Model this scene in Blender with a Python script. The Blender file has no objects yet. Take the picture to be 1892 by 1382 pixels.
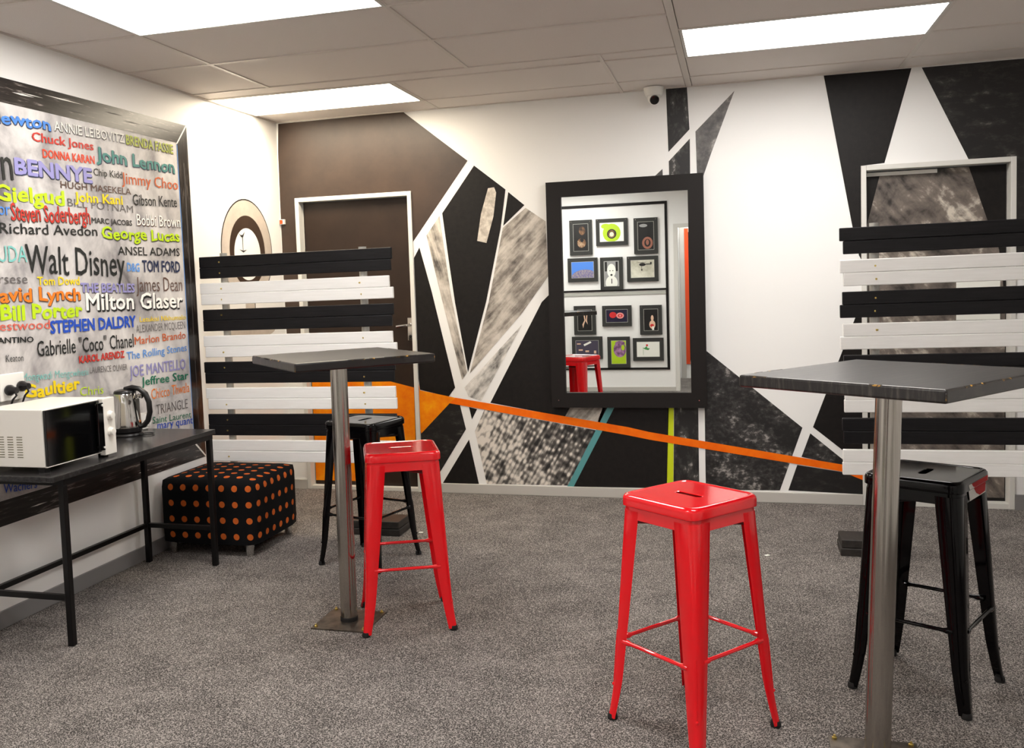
import bpy, bmesh, math, random
from mathutils import Matrix, Vector
R = random.Random(7)
sc = bpy.context.scene
col = sc.collection

# ------------------------------------------------------------- camera, world, exposure, lights
cd = bpy.data.cameras.new('camera')
cam = bpy.data.objects.new('camera', cd)
col.objects.link(cam)
cd.sensor_fit = 'HORIZONTAL'
cd.sensor_width = 36.0
cd.lens = 32.686
cd.shift_x = 0.03643
cd.shift_y = -0.02777
cd.clip_start = 0.02
rot = Matrix(((0.962202, 0.014439, 0.271953), (0.270218, 0.073685, -0.959975), (-0.0339, 0.997177, 0.066998)))
cam.matrix_world = Matrix.Translation((3.1196, -6.0527, 1.4387)) @ rot.to_4x4()
sc.camera = cam

world = bpy.data.worlds.new('world')
sc.world = world
world.use_nodes = True
world.node_tree.nodes['Background'].inputs[0].default_value = (0.9, 0.93, 1.0, 1)
world.node_tree.nodes['Background'].inputs[1].default_value = 0.25

vs = sc.view_settings
vs.view_transform = 'Standard'
vs.look = 'None'
vs.exposure = 0.86
vs.gamma = 1.0
vs.use_curve_mapping = False

PANEL_STRENGTH = 11.0           # fluorescent troffers in the ceiling, plus the added corridor panel
PANEL_CORNER = 11.0
H = 2.618                       # ceiling height
XR = 5.8                        # right wall
YR = -5.9                       # rear wall (behind the camera's side of the room)

# ------------------------------------------------------------- materials
MATS = {}
def s2l(c):
    c = c / 255.0
    return c / 12.92 if c <= 0.04045 else ((c + 0.055) / 1.055) ** 2.4
def rgb(r, g, b): return (s2l(r), s2l(g), s2l(b), 1)
def mat(name, color=(200, 200, 200), rough=0.5, metal=0.0, coat=0.0, spec=0.5, build=None):
    if name in MATS: return MATS[name]
    m = bpy.data.materials.new(name); m.use_nodes = True
    nt = m.node_tree; b = nt.nodes['Principled BSDF']
    b.inputs['Base Color'].default_value = rgb(*color)
    b.inputs['Roughness'].default_value = rough
    b.inputs['Metallic'].default_value = metal
    b.inputs['Coat Weight'].default_value = coat
    b.inputs['Coat Roughness'].default_value = 0.08
    b.inputs['Specular IOR Level'].default_value = spec
    m.diffuse_color = rgb(*color)
    if build: build(nt, b)
    MATS[name] = m
    return m
def node(nt, t, **kw):
    n = nt.nodes.new(t)
    for k, v in kw.items():
        if k in n.inputs: n.inputs[k].default_value = v
        else: setattr(n, k, v)
    return n
def coords(nt, scale=(1, 1, 1), rotz=(0, 0, 0)):
    tc = nt.nodes.new('ShaderNodeTexCoord'); mp = nt.nodes.new('ShaderNodeMapping')
    nt.links.new(tc.outputs['Object'], mp.inputs['Vector'])
    # texture-type mapping: turn first, then stretch, so streaks run along the turned axis
    mp.vector_type = 'TEXTURE'
    mp.inputs['Scale'].default_value = [1.0 / k for k in scale]; mp.inputs['Rotation'].default_value = rotz
    return mp.outputs['Vector']
def noise(nt, vec, scale=5, detail=4, rough=0.6, dist=0.0):
    n = node(nt, 'ShaderNodeTexNoise', Scale=scale, Detail=detail, Roughness=rough, Distortion=dist)
    nt.links.new(vec, n.inputs['Vector']); return n.outputs['Fac']
def ramp(nt, fac, stops, interp='LINEAR'):
    r = nt.nodes.new('ShaderNodeValToRGB'); r.color_ramp.interpolation = interp
    e = r.color_ramp.elements
    while len(e) < len(stops): e.new(0.5)
    for i, (p, c) in enumerate(stops):
        e[i].position = p; e[i].color = rgb(*c)
    nt.links.new(fac, r.inputs['Fac']); return r.outputs['Color']
def bump(nt, b, h, strength=0.3, dist=0.002):
    n = node(nt, 'ShaderNodeBump', Strength=strength, Distance=dist)
    nt.links.new(h, n.inputs['Height']); nt.links.new(n.outputs['Normal'], b.inputs['Normal'])
def math_(nt, op, a, b=None):
    n = nt.nodes.new('ShaderNodeMath'); n.operation = op
    for i, v in enumerate((a, b)):
        if v is None: continue
        if isinstance(v, (int, float)): n.inputs[i].default_value = v
        else: nt.links.new(v, n.inputs[i])
    return n.outputs[0]

def noisy(stops, scale=5, mscale=(1, 1, 1), rot=(0, 0, 0), detail=5, rough=0.65, dist=0.0, bmp=0):
    def f(nt, b):
        v = coords(nt, mscale, rot); n = noise(nt, v, scale, detail, rough, dist)
        nt.links.new(ramp(nt, n, stops), b.inputs['Base Color'])
        if bmp: bump(nt, b, n, bmp, 0.001)
    return f
def two_noise(stops, s1, m1, r1, s2, m2, r2, w=0.5):
    def f(nt, b):
        a = noise(nt, coords(nt, m1, r1), s1, 6, 0.65, 0.3); c = noise(nt, coords(nt, m2, r2), s2, 3, 0.6)
        m = math_(nt, 'ADD', math_(nt, 'MULTIPLY', a, w), math_(nt, 'MULTIPLY', c, 1 - w))
        nt.links.new(ramp(nt, m, stops), b.inputs['Base Color'])
    return f

def b_wall(nt, b):
    n = noise(nt, coords(nt), 220, 3, 0.6); bump(nt, b, n, 0.12, 0.0008)
mat('wall_white', (238, 237, 235), 0.55, build=b_wall)
mat('wall_left_white', (238, 236, 233), 0.5, build=b_wall)
mat('ceiling_tile', (224, 216, 210), 0.8, build=noisy([(0.3, (218, 210, 204)), (0.7, (230, 222, 216))], 300, detail=2, bmp=0.15))
mat('ceiling_bar', (214, 206, 198), 0.45)
mat('ceiling_dark', (110, 104, 100), 0.8)
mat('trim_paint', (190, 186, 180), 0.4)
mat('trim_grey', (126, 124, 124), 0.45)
mat('frame_paint', (214, 212, 206), 0.4)
mat('black', (24, 21, 20), 0.5, spec=0.22, build=noisy([(0.35, (20, 17, 17)), (0.75, (30, 27, 25))], 30))
mat('brown_black', (44, 36, 31), 0.4, spec=0.5, build=noisy([(0.35, (52, 38, 29)), (0.75, (68, 51, 40))], 3.5))  # black paint turned brown: the glare on it is put into the colour
mat('smudge', build=two_noise([(0.45, (20, 18, 18)), (0.54, (58, 56, 55)), (0.64, (170, 165, 160))], 5, (1, 1, 1), (0, .6, 0), 30, (1, 1, 1.4), (0, 0, 0), 0.6), rough=0.5)
mat('smudge_light', build=noisy([(0.48, (22, 20, 20)), (0.6, (60, 58, 56)), (0.7, (190, 186, 180))], 12, (1.2, 1, .7)), rough=0.5)
mat('smudge_faint', build=noisy([(0.5, (18, 16, 16)), (0.62, (44, 42, 40)), (0.74, (110, 106, 100))], 16, (.6, 1, 1.2)), rough=0.45)
mat('grey_brush', build=two_noise([(0.36, (70, 64, 60)), (0.45, (136, 128, 120)), (0.52, (178, 170, 160)), (0.6, (206, 198, 188))], 2.2, (1.1, 1, 8), (0, -.8, 0), 9, (1, 1, 1), (0, 0, 0), 0.62), rough=0.5)
mat('grey_band', build=two_noise([(0.38, (74, 70, 66)), (0.5, (176, 168, 158)), (0.62, (220, 212, 202))], 3, (1, 1, 9), (0, 1.28, 0), 9, (1, 1, 1), (0, 0, 0), 0.6), rough=0.5)
mat('grey_pale', build=two_noise([(0.36, (80, 76, 74)), (0.5, (200, 196, 190)), (0.6, (232, 228, 222))], 4, (1, 1, 4), (0, -.9, 0), 10, (1, 1, 1), (0, 0, 0), 0.6), rough=0.5)
mat('grey_smoke', build=noisy([(0.38, (70, 68, 68)), (0.52, (108, 104, 102)), (0.66, (190, 184, 178))], 7), rough=0.5)
mat('scrape', build=noisy([(0.4, (170, 160, 148)), (0.6, (214, 206, 194))], 20), rough=0.5)  # pale mottled beige patch on the black shape
mat('teal', (84, 150, 152), 0.5)
mat('lime', (200, 215, 10), 0.5)
mat('orange', (250, 100, 0), 0.6, spec=0.2, build=noisy([(0.35, (240, 100, 0)), (0.7, (250, 120, 4))], 8))
mat('orange_yellow', (250, 160, 10), 0.6, spec=0.2, build=noisy([(0.3, (236, 112, 0)), (0.55, (246, 140, 0)), (0.75, (252, 172, 10))], 9))
mat('marble_dark', build=two_noise([(0.38, (40, 36, 34)), (0.47, (96, 88, 82)), (0.55, (120, 110, 102)), (0.63, (205, 196, 182))], 7, (1, 1, 1), (0, .5, 0), 5, (3, 1, .6), (0, -.7, 0), 0.6), rough=0.35)
def b_half(nt, b):
    v = coords(nt, (1, 1, 1.5), (0, -1.05, 0))
    st = noise(nt, coords(nt, (1, 1, 11), (0, -1.05, 0)), 2.2, 4, 0.6)
    vo = node(nt, 'ShaderNodeTexVoronoi', Scale=24.0, Randomness=0.45); vo.feature = 'SMOOTH_F1'; nt.links.new(v, vo.inputs['Vector'])
    n = noise(nt, coords(nt), 5, 5, 0.7)
    d = math_(nt, 'MULTIPLY', vo.outputs['Distance'], 0.62)
    m = math_(nt, 'ADD', math_(nt, 'SUBTRACT', 0.36, d), math_(nt, 'ADD', math_(nt, 'MULTIPLY', st, 0.62), math_(nt, 'MULTIPLY', n, 0.42)))
    sx = node(nt, 'ShaderNodeSeparateXYZ'); nt.links.new(coords(nt), sx.inputs[0])
    g = math_(nt, 'MULTIPLY', math_(nt, 'SUBTRACT', 1.95, sx.outputs['X']), 0.20)
    m = math_(nt, 'ADD', m, g)
    nt.links.new(ramp(nt, m, [(0.53, (26, 24, 23)), (0.63, (96, 92, 88)), (0.78, (222, 214, 204))]), b.inputs['Base Color'])
mat('halftone', build=b_half, rough=0.5)
def b_carpet(nt, b):
    v = coords(nt)
    a = noise(nt, v, 250, 2, 0.75); c = noise(nt, v, 5, 4, 0.6)
    vo = node(nt, 'ShaderNodeTexVoronoi', Scale=200.0); nt.links.new(v, vo.inputs['Vector'])
    m = math_(nt, 'ADD', math_(nt, 'MULTIPLY', a, 0.62), math_(nt, 'MULTIPLY', c, 0.13))
    m = math_(nt, 'ADD', m, math_(nt, 'MULTIPLY', vo.outputs['Distance'], 0.35))
    nt.links.new(ramp(nt, m, [(0.4, (30, 28, 27)), (0.53, (78, 74, 72)), (0.66, (158, 151, 146))]), b.inputs['Base Color'])
    bump(nt, b, m, 0.7, 0.004)
mat('carpet', (104, 98, 94), 0.95, spec=0.1, build=b_carpet)

# left mural
def b_marble(nt, b):
    v = coords(nt, (1, 1, 1), (0.4, 0, 0))
    a = noise(nt, v, 2.6, 6, 0.62, 0.4); c = noise(nt, coords(nt, (1, 1, .35), (.3, 0, 0)), 6, 3, 0.6)
    m = math_(nt, 'ADD', math_(nt, 'MULTIPLY', a, 0.65), math_(nt, 'MULTIPLY', c, 0.35))
    nt.links.new(ramp(nt, m, [(0.36, (104, 100, 102)), (0.44, (160, 156, 156)), (0.5, (192, 188, 186)), (0.6, (222, 218, 215))]), b.inputs['Base Color'])
mat('mural_ground', build=b_marble, rough=0.5)
mat('mural_frame_long', build=two_noise([(0.44, (22, 18, 17)), (0.56, (44, 38, 36)), (0.64, (150, 142, 136))], 9, (1, .7, 9), (0, 0, 0), 2, (1, 1, 1), (0, 0, 0), 0.75), rough=0.3)
mat('mural_frame_tall', build=two_noise([(0.46, (20, 17, 16)), (0.56, (40, 35, 33)), (0.66, (120, 112, 106))], 9, (1, 10, .8), (0, 0, 0), 2, (1, 1, 1), (0, 0, 0), 0.75), rough=0.3)
WORDCOL = dict(blue=(70, 132, 214), paper=(232, 230, 222), olive=(170, 184, 40), red=(196, 46, 36), redorange=(226, 66, 34), teal_text=(58, 132, 126), ink=(18, 22, 22), lilac=(146, 142, 196),
    rust=(202, 92, 34), brown=(92, 66, 56), lime_text=(186, 218, 12), yellow=(238, 208, 10), grey=(96, 92, 92), darkgrey=(60, 58, 58), white=(246, 244, 238), aqua=(120, 190, 184),
    skyblue=(92, 150, 222), navy=(34, 44, 78), orange_text=(236, 124, 24), salmon=(214, 96, 80), royal=(28, 76, 186), green=(16, 112, 84))
for k, c in WORDCOL.items(): mat('word_' + k, c, 0.5)

mat('red_enamel', (228, 14, 26), 0.12, coat=0.35)
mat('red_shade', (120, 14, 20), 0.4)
mat('black_enamel', (5, 4, 5), 0.07, spec=0.22)
mat('label_white', (200, 196, 190), .5); mat('label_red', (150, 0, 8), .6, spec=.15)  # white and red tones of the reflection painted on the black stool
mat('rubber', (18, 17, 17), 0.7)
mat('brace_black', (16, 13, 13), 0.4)
def b_tabletop(nt, b):
    v = coords(nt, (1.2, 26, 3)); n = noise(nt, v, 3, 5, 0.7)
    nt.links.new(ramp(nt, n, [(0.3, (18, 16, 17)), (0.52, (34, 31, 30)), (0.72, (74, 69, 64))]), b.inputs['Base Color'])
    bump(nt, b, n, 0.2, 0.001)
mat('tabletop_wood', (38, 35, 34), 0.3, build=b_tabletop)
def b_worn(nt, b):
    n = noise(nt, coords(nt, (1, 1, 1)), 26, 4, 0.7)
    nt.links.new(ramp(nt, n, [(0.46, (30, 28, 28)), (0.55, (64, 52, 36)), (0.61, (200, 150, 60))]), b.inputs['Base Color'])
mat('worn_edge', (60, 48, 30), 0.45, build=b_worn)
def b_steel(nt, b):
    n = noise(nt, coords(nt, (60, 60, 0.6)), 4, 3, 0.6)
    nt.links.new(ramp(nt, n, [(0.3, (166, 161, 154)), (0.7, (180, 175, 168))]), b.inputs['Base Color'])
mat('brushed_steel', (176, 170, 162), 0.17, 1.0, build=b_steel)
mat('chrome', (205, 203, 200), 0.08, 1.0)
mat('base_plate', build=noisy([(0.35, (60, 54, 48)), (0.65, (120, 110, 100))], 12), rough=0.35, metal=0.8)
mat('brass', (214, 190, 110), 0.35, 1.0)
mat('board_black', (22, 21, 23), 0.42, spec=0.22, build=noisy([(0.35, (17, 16, 18)), (0.7, (30, 29, 31))], 6, (1, 4, 14), bmp=0.15))
mat('board_white', (246, 245, 243), 0.42, build=noisy([(0.35, (242, 241, 238)), (0.7, (250, 249, 247))], 6, (1, 4, 14), bmp=0.1))
mat('post_grey', (170, 168, 162), 0.35, 0.3)
mat('foot_wood', build=noisy([(0.35, (26, 23, 21)), (0.7, (52, 47, 43))], 10, (3, 1, 6)), rough=0.5)
mat('desk_top', (34, 33, 34), 0.22, build=noisy([(0.3, (26, 25, 26)), (0.7, (48, 46, 46))], 60, rough=0.5))
mat('desk_metal', (14, 12, 12), 0.35, spec=0.25)
mat('appliance_white', (234, 230, 222), 0.3)
mat('oven_glass', (8, 8, 9), 0.06, coat=0.4)
mat('oven_slot', (120, 116, 92), 0.6)
mat('plastic_black', (14, 13, 14), 0.3)
mat('plastic_white', (230, 228, 222), 0.35)
mat('tinted', (70, 68, 64), 0.15)
mat('red_light', (120, 10, 24), 0.3)
def b_dots(nt, b):
    uv = nt.nodes.new('ShaderNodeUVMap'); sx = node(nt, 'ShaderNodeSeparateXYZ'); nt.links.new(uv.outputs[0], sx.inputs[0])
    def cell(o): return math_(nt, 'SUBTRACT', math_(nt, 'FRACT', o), 0.5)
    u = cell(sx.outputs['X']); v = cell(sx.outputs['Y'])
    d = math_(nt, 'SQRT', math_(nt, 'ADD', math_(nt, 'MULTIPLY', u, u), math_(nt, 'MULTIPLY', math_(nt, 'MULTIPLY', v, v), 1.24)))
    k = math_(nt, 'LESS_THAN', d, 0.22)
    mx = nt.nodes.new('ShaderNodeMix'); mx.data_type = 'RGBA'
    mx.inputs[6].default_value = rgb(14, 14, 16); mx.inputs[7].default_value = rgb(198, 96, 38)
    nt.links.new(k, mx.inputs[0]); nt.links.new(mx.outputs[2], b.inputs['Base Color'])
    bump(nt, b, noise(nt, coords(nt), 400, 2), 0.3, 0.001)
mat('dotted_fabric', (20, 20, 22), 0.9, spec=0.15, build=b_dots)
mat('mirror_glass', (235, 238, 236), 0.0, 1.0)
mat('mirror_frame', (24, 20, 19), 0.55, spec=0.25)
mat('photo_mat', (52, 52, 50), 0.6, spec=0.3)
mat('print_white', (236, 236, 228), 0.5); mat('print_black', (14, 12, 14), 0.4)
mat('shadow_grey', (176, 176, 168), 0.6)
mat('door_black', (30, 24, 21), 0.42, spec=0.3, build=noisy([(0.35, (38, 27, 21)), (0.75, (50, 37, 29))], 4))  # black door leaf browned, its glare mixed into the base colour
mat('paint_grey_pink', (190, 178, 166), 0.5, build=noisy([(0.3, (176, 163, 152)), (0.7, (204, 192, 180))], 5, (1, 1, 1)))
def emit(name, color, strength):
    m = bpy.data.materials.new(name); m.use_nodes = True; nt = m.node_tree
    b = nt.nodes['Principled BSDF']; b.inputs['Base Color'].default_value = (0.8, 0.8, 0.8, 1)
    b.inputs['Emission Color'].default_value = rgb(*color); b.inputs['Emission Strength'].default_value = strength
    MATS[name] = m; return m
emit('lamp_panel', (255, 251, 246), PANEL_STRENGTH)
emit('lamp_panel_warm', (255, 240, 214), PANEL_CORNER)

# ------------------------------------------------------------- mesh helpers
def mb(): return bmesh.new()
def box(bm, a, b, M=None):
    x0, y0, z0 = a; x1, y1, z1 = b
    vs_ = [(x0, y0, z0), (x1, y0, z0), (x1, y1, z0), (x0, y1, z0), (x0, y0, z1), (x1, y0, z1), (x1, y1, z1), (x0, y1, z1)]
    v = [bm.verts.new(M @ Vector(c) if M else c) for c in vs_]
    for f in ((0, 3, 2, 1), (4, 5, 6, 7), (0, 1, 5, 4), (1, 2, 6, 5), (2, 3, 7, 6), (3, 0, 4, 7)): bm.faces.new([v[i] for i in f])
    return bm
def rings(bm, rs, cap0=True, cap1=True, closed=True):
    vv = [[bm.verts.new(c) for c in r] for r in rs]
    n = len(rs[0])
    for a, b in zip(vv, vv[1:]):
        for i in range(n if closed else n - 1):
            j = (i + 1) % n
            bm.faces.new((a[i], a[j], b[j], b[i]))
    if cap0: bm.faces.new(list(reversed(vv[0])))
    if cap1: bm.faces.new(vv[-1])
    return vv
def lathe(bm, prof, n=32, c=(0, 0, 0), cap0=True, cap1=True):
    return rings(bm, [[(c[0] + r * math.cos(2 * math.pi * i / n), c[1] + r * math.sin(2 * math.pi * i / n), c[2] + z) for i in range(n)] for r, z in prof], cap0, cap1)
def tube(bm, pts, r, n=10, caps=True):
    pts = [Vector(p) for p in pts]; rs = []
    rad = r if isinstance(r, (list, tuple)) else [r] * len(pts)
    up = None
    for i, p in enumerate(pts):
        d = (pts[min(i + 1, len(pts) - 1)] - pts[max(i - 1, 0)]).normalized()
        if up is None: up = Vector((0, 0, 1)) if abs(d.z) < 0.9 else Vector((1, 0, 0))
        s = d.cross(up).normalized(); up = s.cross(d).normalized()
        rs.append([p + (s * math.cos(2 * math.pi * k / n) + up * math.sin(2 * math.pi * k / n)) * rad[i] for k in range(n)])
    return rings(bm, rs, caps, caps)
def bar(bm, a, b, w, h):
    """rectangular bar from a to b"""
    a = Vector(a); b = Vector(b); d = (b - a).normalized()
    up = Vector((0, 0, 1)) if abs(d.z) < 0.9 else Vector((0, 1, 0))
    s = d.cross(up).normalized(); up = s.cross(d).normalized()
    rs = [[p + s * w / 2 * i + up * h / 2 * j for i, j in ((-1, -1), (1, -1), (1, 1), (-1, 1))] for p in (a, b)]
    return rings(bm, rs)
def obj(name, bm, m, parent=None, smooth=False, bevel=0.0, seg=2, angle=35, flat_top=False):
    bmesh.ops.recalc_face_normals(bm, faces=bm.faces[:])
    me = bpy.data.meshes.new(name); bm.to_mesh(me); bm.free()
    for mm in (m if isinstance(m, (list, tuple)) else [m]): me.materials.append(MATS[mm])
    if smooth:
        for p in me.polygons: p.use_smooth = True
        try: me.set_sharp_from_angle(angle=math.radians(angle))
        except Exception: pass
        if flat_top:
            for p in me.polygons:
                if abs(p.normal.z) > .999: p.use_smooth = False
    o = bpy.data.objects.new(name, me); col.objects.link(o)
    if parent is not None: o.parent = parent
    if bevel:
        md = o.modifiers.new('bevel', 'BEVEL'); md.width = bevel; md.segments = seg; md.limit_method = 'ANGLE'; md.angle_limit = math.radians(40)
    return o
def tag(o, label=None, cat=None, group=None, kind=None):
    if label: o['label'] = label
    if cat: o['category'] = cat
    if group: o['group'] = group
    if kind: o['kind'] = kind
    return o
def thing(name, label, cat, loc=(0, 0, 0), rz=0, group=None):
    o = bpy.data.objects.new(name, None); col.objects.link(o)
    o.location = loc; o.rotation_euler = (0, 0, rz); o.empty_display_size = 0.1
    return tag(o, label, cat, group)
def struct(name, bm, m, **k):
    return tag(obj(name, bm, m, **k), kind='structure')
def copy_tree(o, parent=None):
    c = o.copy(); col.objects.link(c)
    if parent is not None: c.parent = parent
    for ch in list(o.children): copy_tree(ch, c)
    return c
def bx(name, a, b, m, parent=None, bevel=0.0):
    return obj(name, box(mb(), a, b), m, parent, bevel=bevel)
def poly_y(pts, y, m, name, parent):       # flat painted shape on a wall that faces -y
    bm = mb(); bm.faces.new([bm.verts.new((x, y, z)) for x, z in pts])
    bm.normal_update(); bmesh.ops.triangulate(bm, faces=bm.faces[:])
    return obj(name, bm, m, parent)
def poly_x(pts, x, m, name, parent):
    bm = mb(); bm.faces.new([bm.verts.new((x, y, z)) for y, z in pts])
    bm.normal_update(); bmesh.ops.triangulate(bm, faces=bm.faces[:])
    return obj(name, bm, m, parent)

# ------------------------------------------------------------- room shell
D1 = (0.12, 0.992, 2.08)        # door 1 outer frame
D2 = (3.846, 4.678, 2.06)       # door 2 outer frame
floor = struct('floor', box(mb(), (-0.1, -7.6, -0.1), (XR + 0.1, 0.2, 0.0)), 'carpet')
b = mb()
for a, c in (((-0.1, 0, 0), (D1[0] + .02, .12, H + .1)), ((D1[0] + .02, 0, D1[2] - .02), (D1[1] - .02, .12, H + .1)), ((D1[1] - .02, 0, 0), (D2[0] + .02, .12, H + .1)),
             ((D2[0] + .02, 0, D2[2] - .02), (D2[1] - .02, .12, H + .1)), ((D2[1] - .02, 0, 0), (XR + .1, .12, H + .1))): box(b, a, c)
wall_back = struct('wall_back', b, 'wall_white')
wall_left = struct('wall_left', box(mb(), (-0.1, -7.6, 0), (0, 0, H + .1)), 'wall_left_white')
wall_right = struct('wall_right', box(mb(), (XR, -7.6, 0), (XR + .1, 0, H + .1)), 'wall_white')
b = mb(); DX0, DX1, DH = 2.40, 3.62, 2.06
for a, c in (((0, YR - .12, 0), (DX0, YR, H + .1)), ((DX0, YR - .12, DH), (DX1, YR, H + .1)), ((DX1, YR - .12, 0), (XR, YR, H + .1))): box(b, a, c)
wall_rear = struct('wall_rear', b, 'wall_white')
wall_corridor = struct('wall_corridor', box(mb(), (0, -7.5, 0), (XR, -7.4, H + .1)), 'wall_white')
obj('painted_panel', box(mb(), (2.36, -7.4, 0), (2.425, -7.385, 2.2)), 'trim_paint', wall_corridor)
MATS['orange_red'] = mat('orange_red', (226, 74, 20), 0.5)
obj('painted_panel', box(mb(), (2.425, -7.4, 0.2), (2.478, -7.38, 2.1)), 'orange_red', wall_corridor)
obj('painted_panel', box(mb(), (2.478, -7.4, 0.25), (3.0, -7.38, 2.05)), 'black', wall_corridor)
ceiling = struct('ceiling', box(mb(), (-0.1, -7.6, H + .035), (XR + .1, .12, H + .12)), 'ceiling_dark')
# rear doorway frame
fr = mb()
box(fr, (DX0 - .03, YR, 0), (DX0 + .02, YR + .015, DH + .03)); box(fr, (DX1 - .02, YR, 0), (DX1 + .03, YR + .015, DH + .03)); box(fr, (DX0 + .02, YR, DH - .02), (DX1 - .02, YR + .015, DH + .03))
box(fr, (DX0, YR - .12, 0), (DX0 + .02, YR, DH)); box(fr, (DX1 - .02, YR - .12, 0), (DX1, YR, DH))
struct('trim_1', fr, 'frame_paint')

# ceiling tiles and bars (three fields whose grids do not line up)
XC = 2.855
tile_mesh = {}
def tile(x0, y0, x1, y1):
    key = (round(x1 - x0, 3), round(y1 - y0, 3))
    if key not in tile_mesh:
        o = obj('ceiling_tile', box(mb(), (0.004, 0.004, 0), (key[0] - .004, key[1] - .004, .03)), 'ceiling_tile', ceiling, bevel=.002, seg=1)
        tile_mesh[key] = o
    else:
        o = tile_mesh[key].copy(); col.objects.link(o)
    o.location = (x0, y0, H + R.uniform(0, .0015))
PANELS = [(0.012, -0.895, 1.205, -0.315, 0), (0.515, -2.885, 1.715, -2.29, 1), (2.872, -1.41, 4.063, -0.825, 2), (0.515, -5.29, 1.715, -4.685, 3), (2.872, -4.42, 4.063, -3.83, 4), (2.3, -7.15, 3.5, -6.56, 5)]  # last panel is added out of view to brighten the dim corridor
def has_panel(x0, y0, x1, y1):
    return any(p[0] < (x0 + x1) / 2 < p[2] and p[1] < (y0 + y1) / 2 < p[3] for p in PANELS)
def field(xs, ys):
    for x0, x1 in zip(xs, xs[1:]):
        for y0, y1 in zip(ys, ys[1:]):
            if not has_panel(x0, y0, x1, y1): tile(x0, y0, x1, y1)
bars = []
def tbar(x0, y0, x1, y1, w=.02, dz=.0):
    if x0 == x1: a, c = (x0 - w / 2, y0, H - .004 + dz), (x0 + w / 2, y1, H + .01)
    else: a, c = (x0, y0 - w / 2, H - .005 + dz), (x1, y0 + w / 2, H + .01)
    obj('ceiling_bar', box(mb(), a, c), 'ceiling_bar', ceiling)
yl = [-1.065, -1.69, -2.29, -2.885, -3.49, -4.09, -4.685, -5.29, -5.9]; yl.reverse()
yb = [-.898, -.312, -0.002]
yr = [-.002, -.29, -.825, -1.41, -2.015, -2.62, -3.225, -3.83, -4.42, -5.03, -5.63, -5.9]; yr.reverse()
yr2 = [-.002, -.27, -.85, -1.45, -2.05, -2.65, -3.25, -3.85, -4.45, -5.05, -5.65, -5.9]; yr2.reverse()
field([0, .51, 1.715, XC - .02], yl)
field([0, 1.208, 2.435, XC - .02], yb)
field([0, XC - .02], [-1.065, -.898])
field([XC + .012, 4.066], yr); field([4.066, 5.26, XR], yr2)
for x in (.51, 1.715): tbar(x, -5.9, x, -1.065)
for y in yl[1:-1]: tbar(0, y, XC - .02, y)
tbar(0, -1.065, XC - .02, -1.065, .014); tbar(0, -.898, XC - .02, -.898, .016); tbar(0, -.312, XC - .02, -.312, .012)
for x in (1.208, 2.435): tbar(x, -.898, x, 0, .022)
tbar(2.435, -1.05, 2.435, -.898, .022)
tbar(XC - .004, -5.9, XC - .004, 0, .034)
tbar(4.066, -5.9, 4.066, 0, .026); tbar(5.26, -5.9, 5.26, 0)
for y in yr[1:-1]: tbar(XC + .012, y, 4.06, y, .016)
for y in yr2[1:-1]: tbar(4.078, y, XR, y, .016)
tbar(0, -.009, XR, -.009, .014); obj('ceiling_bar', box(mb(), (0.0, -5.9, H - .006), (.012, 0, H + .01)), 'ceiling_bar', ceiling)

PL = ['bright ceiling light panel in the corner above the black door', 'large bright ceiling light panel cut by the top edge, near the name wall', 'long bright ceiling light panel over the right half of the room',
      'rear ceiling light panel on the side of the name wall, behind the viewpoint', 'rear ceiling light panel over the front red stool, behind the viewpoint', 'ceiling light panel in the corridor behind the doorway']
for (x0, y0, x1, y1, k), lab in zip(PANELS, PL):
    t = thing('ceiling_light', lab, 'light', ((x0 + x1) / 2, (y0 + y1) / 2, H), 0)
    hx, hy = (x1 - x0) / 2, (y1 - y0) / 2
    bx('diffuser', (-hx + .014, -hy + .014, -.001), (hx - .014, hy - .014, .004), 'lamp_panel_warm' if k == 0 else 'lamp_panel', t)
    f = mb()
    box(f, (-hx, -hy, -.006), (hx, -hy + .014, .03)); box(f, (-hx, hy - .014, -.006), (hx, hy, .03))
    box(f, (-hx, -hy + .014, -.006), (-hx + .014, hy - .014, .03)); box(f, (hx - .014, -hy + .014, -.006), (hx, hy - .014, .03))
    obj('frame', f, 'frame_paint', t)

# baseboards
struct('baseboard_back', box(mb(), (D1[1], -.015, 0), (D2[0], 0, .066)), 'trim_paint', bevel=.003)
struct('baseboard_back_left', box(mb(), (0.012, -.015, 0), (D1[0], 0, .066)), 'trim_paint')
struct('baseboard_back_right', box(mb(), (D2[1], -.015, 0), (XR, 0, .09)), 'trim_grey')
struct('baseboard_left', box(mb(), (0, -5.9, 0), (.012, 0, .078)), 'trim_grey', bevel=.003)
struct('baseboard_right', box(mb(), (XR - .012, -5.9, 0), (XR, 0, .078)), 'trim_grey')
struct('baseboard_rear', box(mb(), (.012, YR, 0), (DX0 - .03, YR + .012, .05)), 'trim_paint')

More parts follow.
